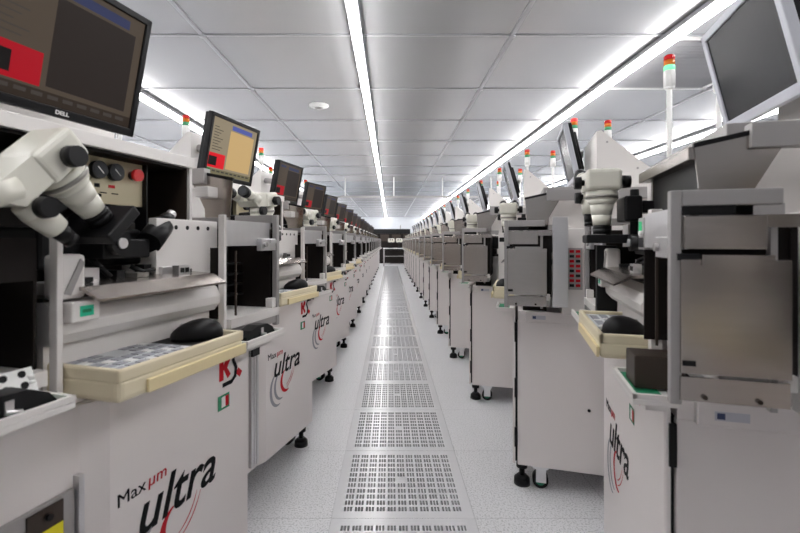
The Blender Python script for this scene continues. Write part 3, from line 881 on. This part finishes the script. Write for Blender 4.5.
# return air grille and detector
root = empty('ceiling_vent', (2.75, 4.07, HC))
v = MB('white')
for q in ((-0.52, 0.52, -0.59, -0.555), (-0.52, 0.52, 0.555, 0.59), (-0.52, -0.485, -0.59, 0.59), (0.485, 0.52, -0.59, 0.59)): v.box(q[0], q[1], q[2], q[3], -0.018, 0)
v.build('frame', root)
v = MB('vent'); v.box(-0.485, 0.485, -0.555, 0.555, -0.006, 0)
for i in range(36): v.box(-0.485, 0.485, -0.545 + i * 0.031, -0.535 + i * 0.031, -0.012, -0.006)
v.build('grille', root, 'grey slotted grille')
tag(root, 'grey slotted air grille with white frame in the ceiling', 'vent')
root = empty('smoke_detector', (-0.836, 5.25, HC))
v = MB('white'); v.lathe((0, 0, 0), (0, 0, -0.035), [(0, 0.115), (0.4, 0.115), (0.7, 0.09), (1, 0.06)], seg=28); v.build('base', root)
v = MB('greymetal'); v.lathe((0, 0, -0.035), (0, 0, -0.05), [(0, 0.05), (1, 0.03)], seg=20); v.build('sensor', root, 'grey sensor')
tag(root, 'round white smoke detector on the ceiling beside the middle strip light', 'smoke detector')

# walls
def wall(n, *b_):
    w_ = MB('wall'); w_.box(*b_); struct(w_.build(n))
wall('wall_left', X0 - 0.1, X0, Y0, Y1, 0, HC); wall('wall_right', X1, X1 + 0.1, Y0, Y1, 0, HC)
wall('wall_back', X0, X1, Y1, Y1 + 0.1, 0, HC); wall('wall_front', X0, X1, Y0 - 0.1, Y0, 0, HC)

# glass smoke baffle hanging across the ceiling
root = empty('smoke_baffle', (0, 11.2, HC))
g = MB('glass'); 
for k in range(-5, 6): g.box(-1.125 + 1.222 * k + 0.012, -1.125 + 1.222 * (k + 1) - 0.012, -0.003, 0.003, -0.47, -0.105)
g.build('glass_pane', root, 'clear glass')
g = MB('greymetal'); g.box(X0 + 0.05, X1 - 0.05, -0.02, 0.02, -0.51, -0.47); g.build('bottom_rail', root)
for k in range(-4, 6):
    p = MB('white'); p.box(-1.125 + 1.222 * k - 0.012, -1.125 + 1.222 * k + 0.012, -0.012, 0.012, -0.47, 0.0); p.build('post', root)
tag(root, 'clear glass baffle with white posts hanging across the ceiling', 'baffle')

# far end of the aisle
root = empty('workbench', (0.30, 20.6, 0))
b = MB('greymetal'); b.box(-0.62, 0.62, -0.3, 0.3, 0.80, 0.84, 'white'); b.build('bench_top', root)
for x in (-0.58, 0.58):
    for y in (-0.26, 0.26):
        l = MB('greymetal'); l.box(x - 0.025, x + 0.025, y - 0.025, y + 0.025, 0, 0.80); l.build('leg', root)
b = MB('dark'); b.box(-0.30, 0.50, -0.24, 0.26, 0.14, 0.72); b.build('storage_box', root, 'dark box under the top')
b = MB('greymetal'); b.box(-0.58, 0.58, -0.26, 0.26, 0.10, 0.13); b.box(-0.58, 0.58, -0.26, -0.24, 0.45, 0.48); b.build('shelf', root)
tag(root, 'grey metal workbench across the far end of the aisle', 'bench')
for i, x in enumerate((0.06, 0.42)):
    root = empty('bench_microscope', (x, 20.45, 0.84))
    o = MB('optic'); o.box(-0.15, 0.15, -0.06, 0.10, 0.26, 0.44, bev=0.04); o.build('optical_head', root)
    o = MB('black'); o.box(-0.10, 0.10, -0.08, 0.12, 0.0, 0.03); o.box(-0.03, 0.03, 0.04, 0.09, 0.03, 0.32); o.cyl((0, 0, 0.2), (0, 0, 0.31), 0.04); o.build('stand', root)
    for sx in (-0.05, 0.05):
        o = MB('black'); o.cyl((sx, -0.06, 0.36), (sx, -0.10, 0.39), 0.02); o.build('eyepiece', root)
    tag(root, 'white microscope with black eyepieces on the far bench, %s' % ('above the dark storage box' if i == 0 else 'by its outer end'), 'microscope', 'microscopes on the far bench')
root = empty('rack_machine', (-0.35, 23.5, 0))
b = MB('dark'); b.box(-1.5, 1.7, -0.4, 0.4, 0.0, 1.55, bev=0.02); b.build('cabinet', root)
b = MB('black'); b.box(-1.3, 1.4, -0.45, 0.3, 1.55, 1.78, bev=0.02); b.build('upper_unit', root)
for i in range(5):
    p = MB('brown'); p.box(-1.35 + i * 0.6, -0.9 + i * 0.6, -0.43, -0.40, 1.15, 1.5); p.build('panel', root)
for x in (-0.6, 0.9):
    p = MB('greymetal'); p.cyl((x, 0, 1.78), (x, 0, 2.0), 0.025); p.build('mast', root)
tag(root, 'long dark machine against the white wall at the far end', 'machine')

# ------------------------------------------------------------------ light, camera, look
w = bpy.data.worlds.new('World'); SC.world = w; w.use_nodes = True
w.node_tree.nodes['Background'].inputs[0].default_value = (0.5, 0.5, 0.52, 1); w.node_tree.nodes['Background'].inputs[1].default_value = 0.2
cam = bpy.data.cameras.new('camera'); co = bpy.data.objects.new('camera', cam); COL.objects.link(co)
co.location = (0, 0, CAMZ); co.rotation_euler = (math.pi / 2, 0, 0)
cam.sensor_width = 36; cam.lens = 446 / 800 * 36
cam.shift_x = 10 / 800; cam.shift_y = -25.5 / 800
cam.clip_start = 0.02; cam.clip_end = 200
cam.dof.use_dof = True; cam.dof.focus_distance = 2.8; cam.dof.aperture_fstop = 5.0
SC.camera = co
SC.view_settings.view_transform = 'Standard'; SC.view_settings.look = 'None'
SC.view_settings.exposure = 0.0; SC.view_settings.gamma = 1.0; SC.view_settings.use_curve_mapping = False
SC.cycles.max_bounces = 8; SC.cycles.diffuse_bounces = 4; SC.cycles.glossy_bounces = 4
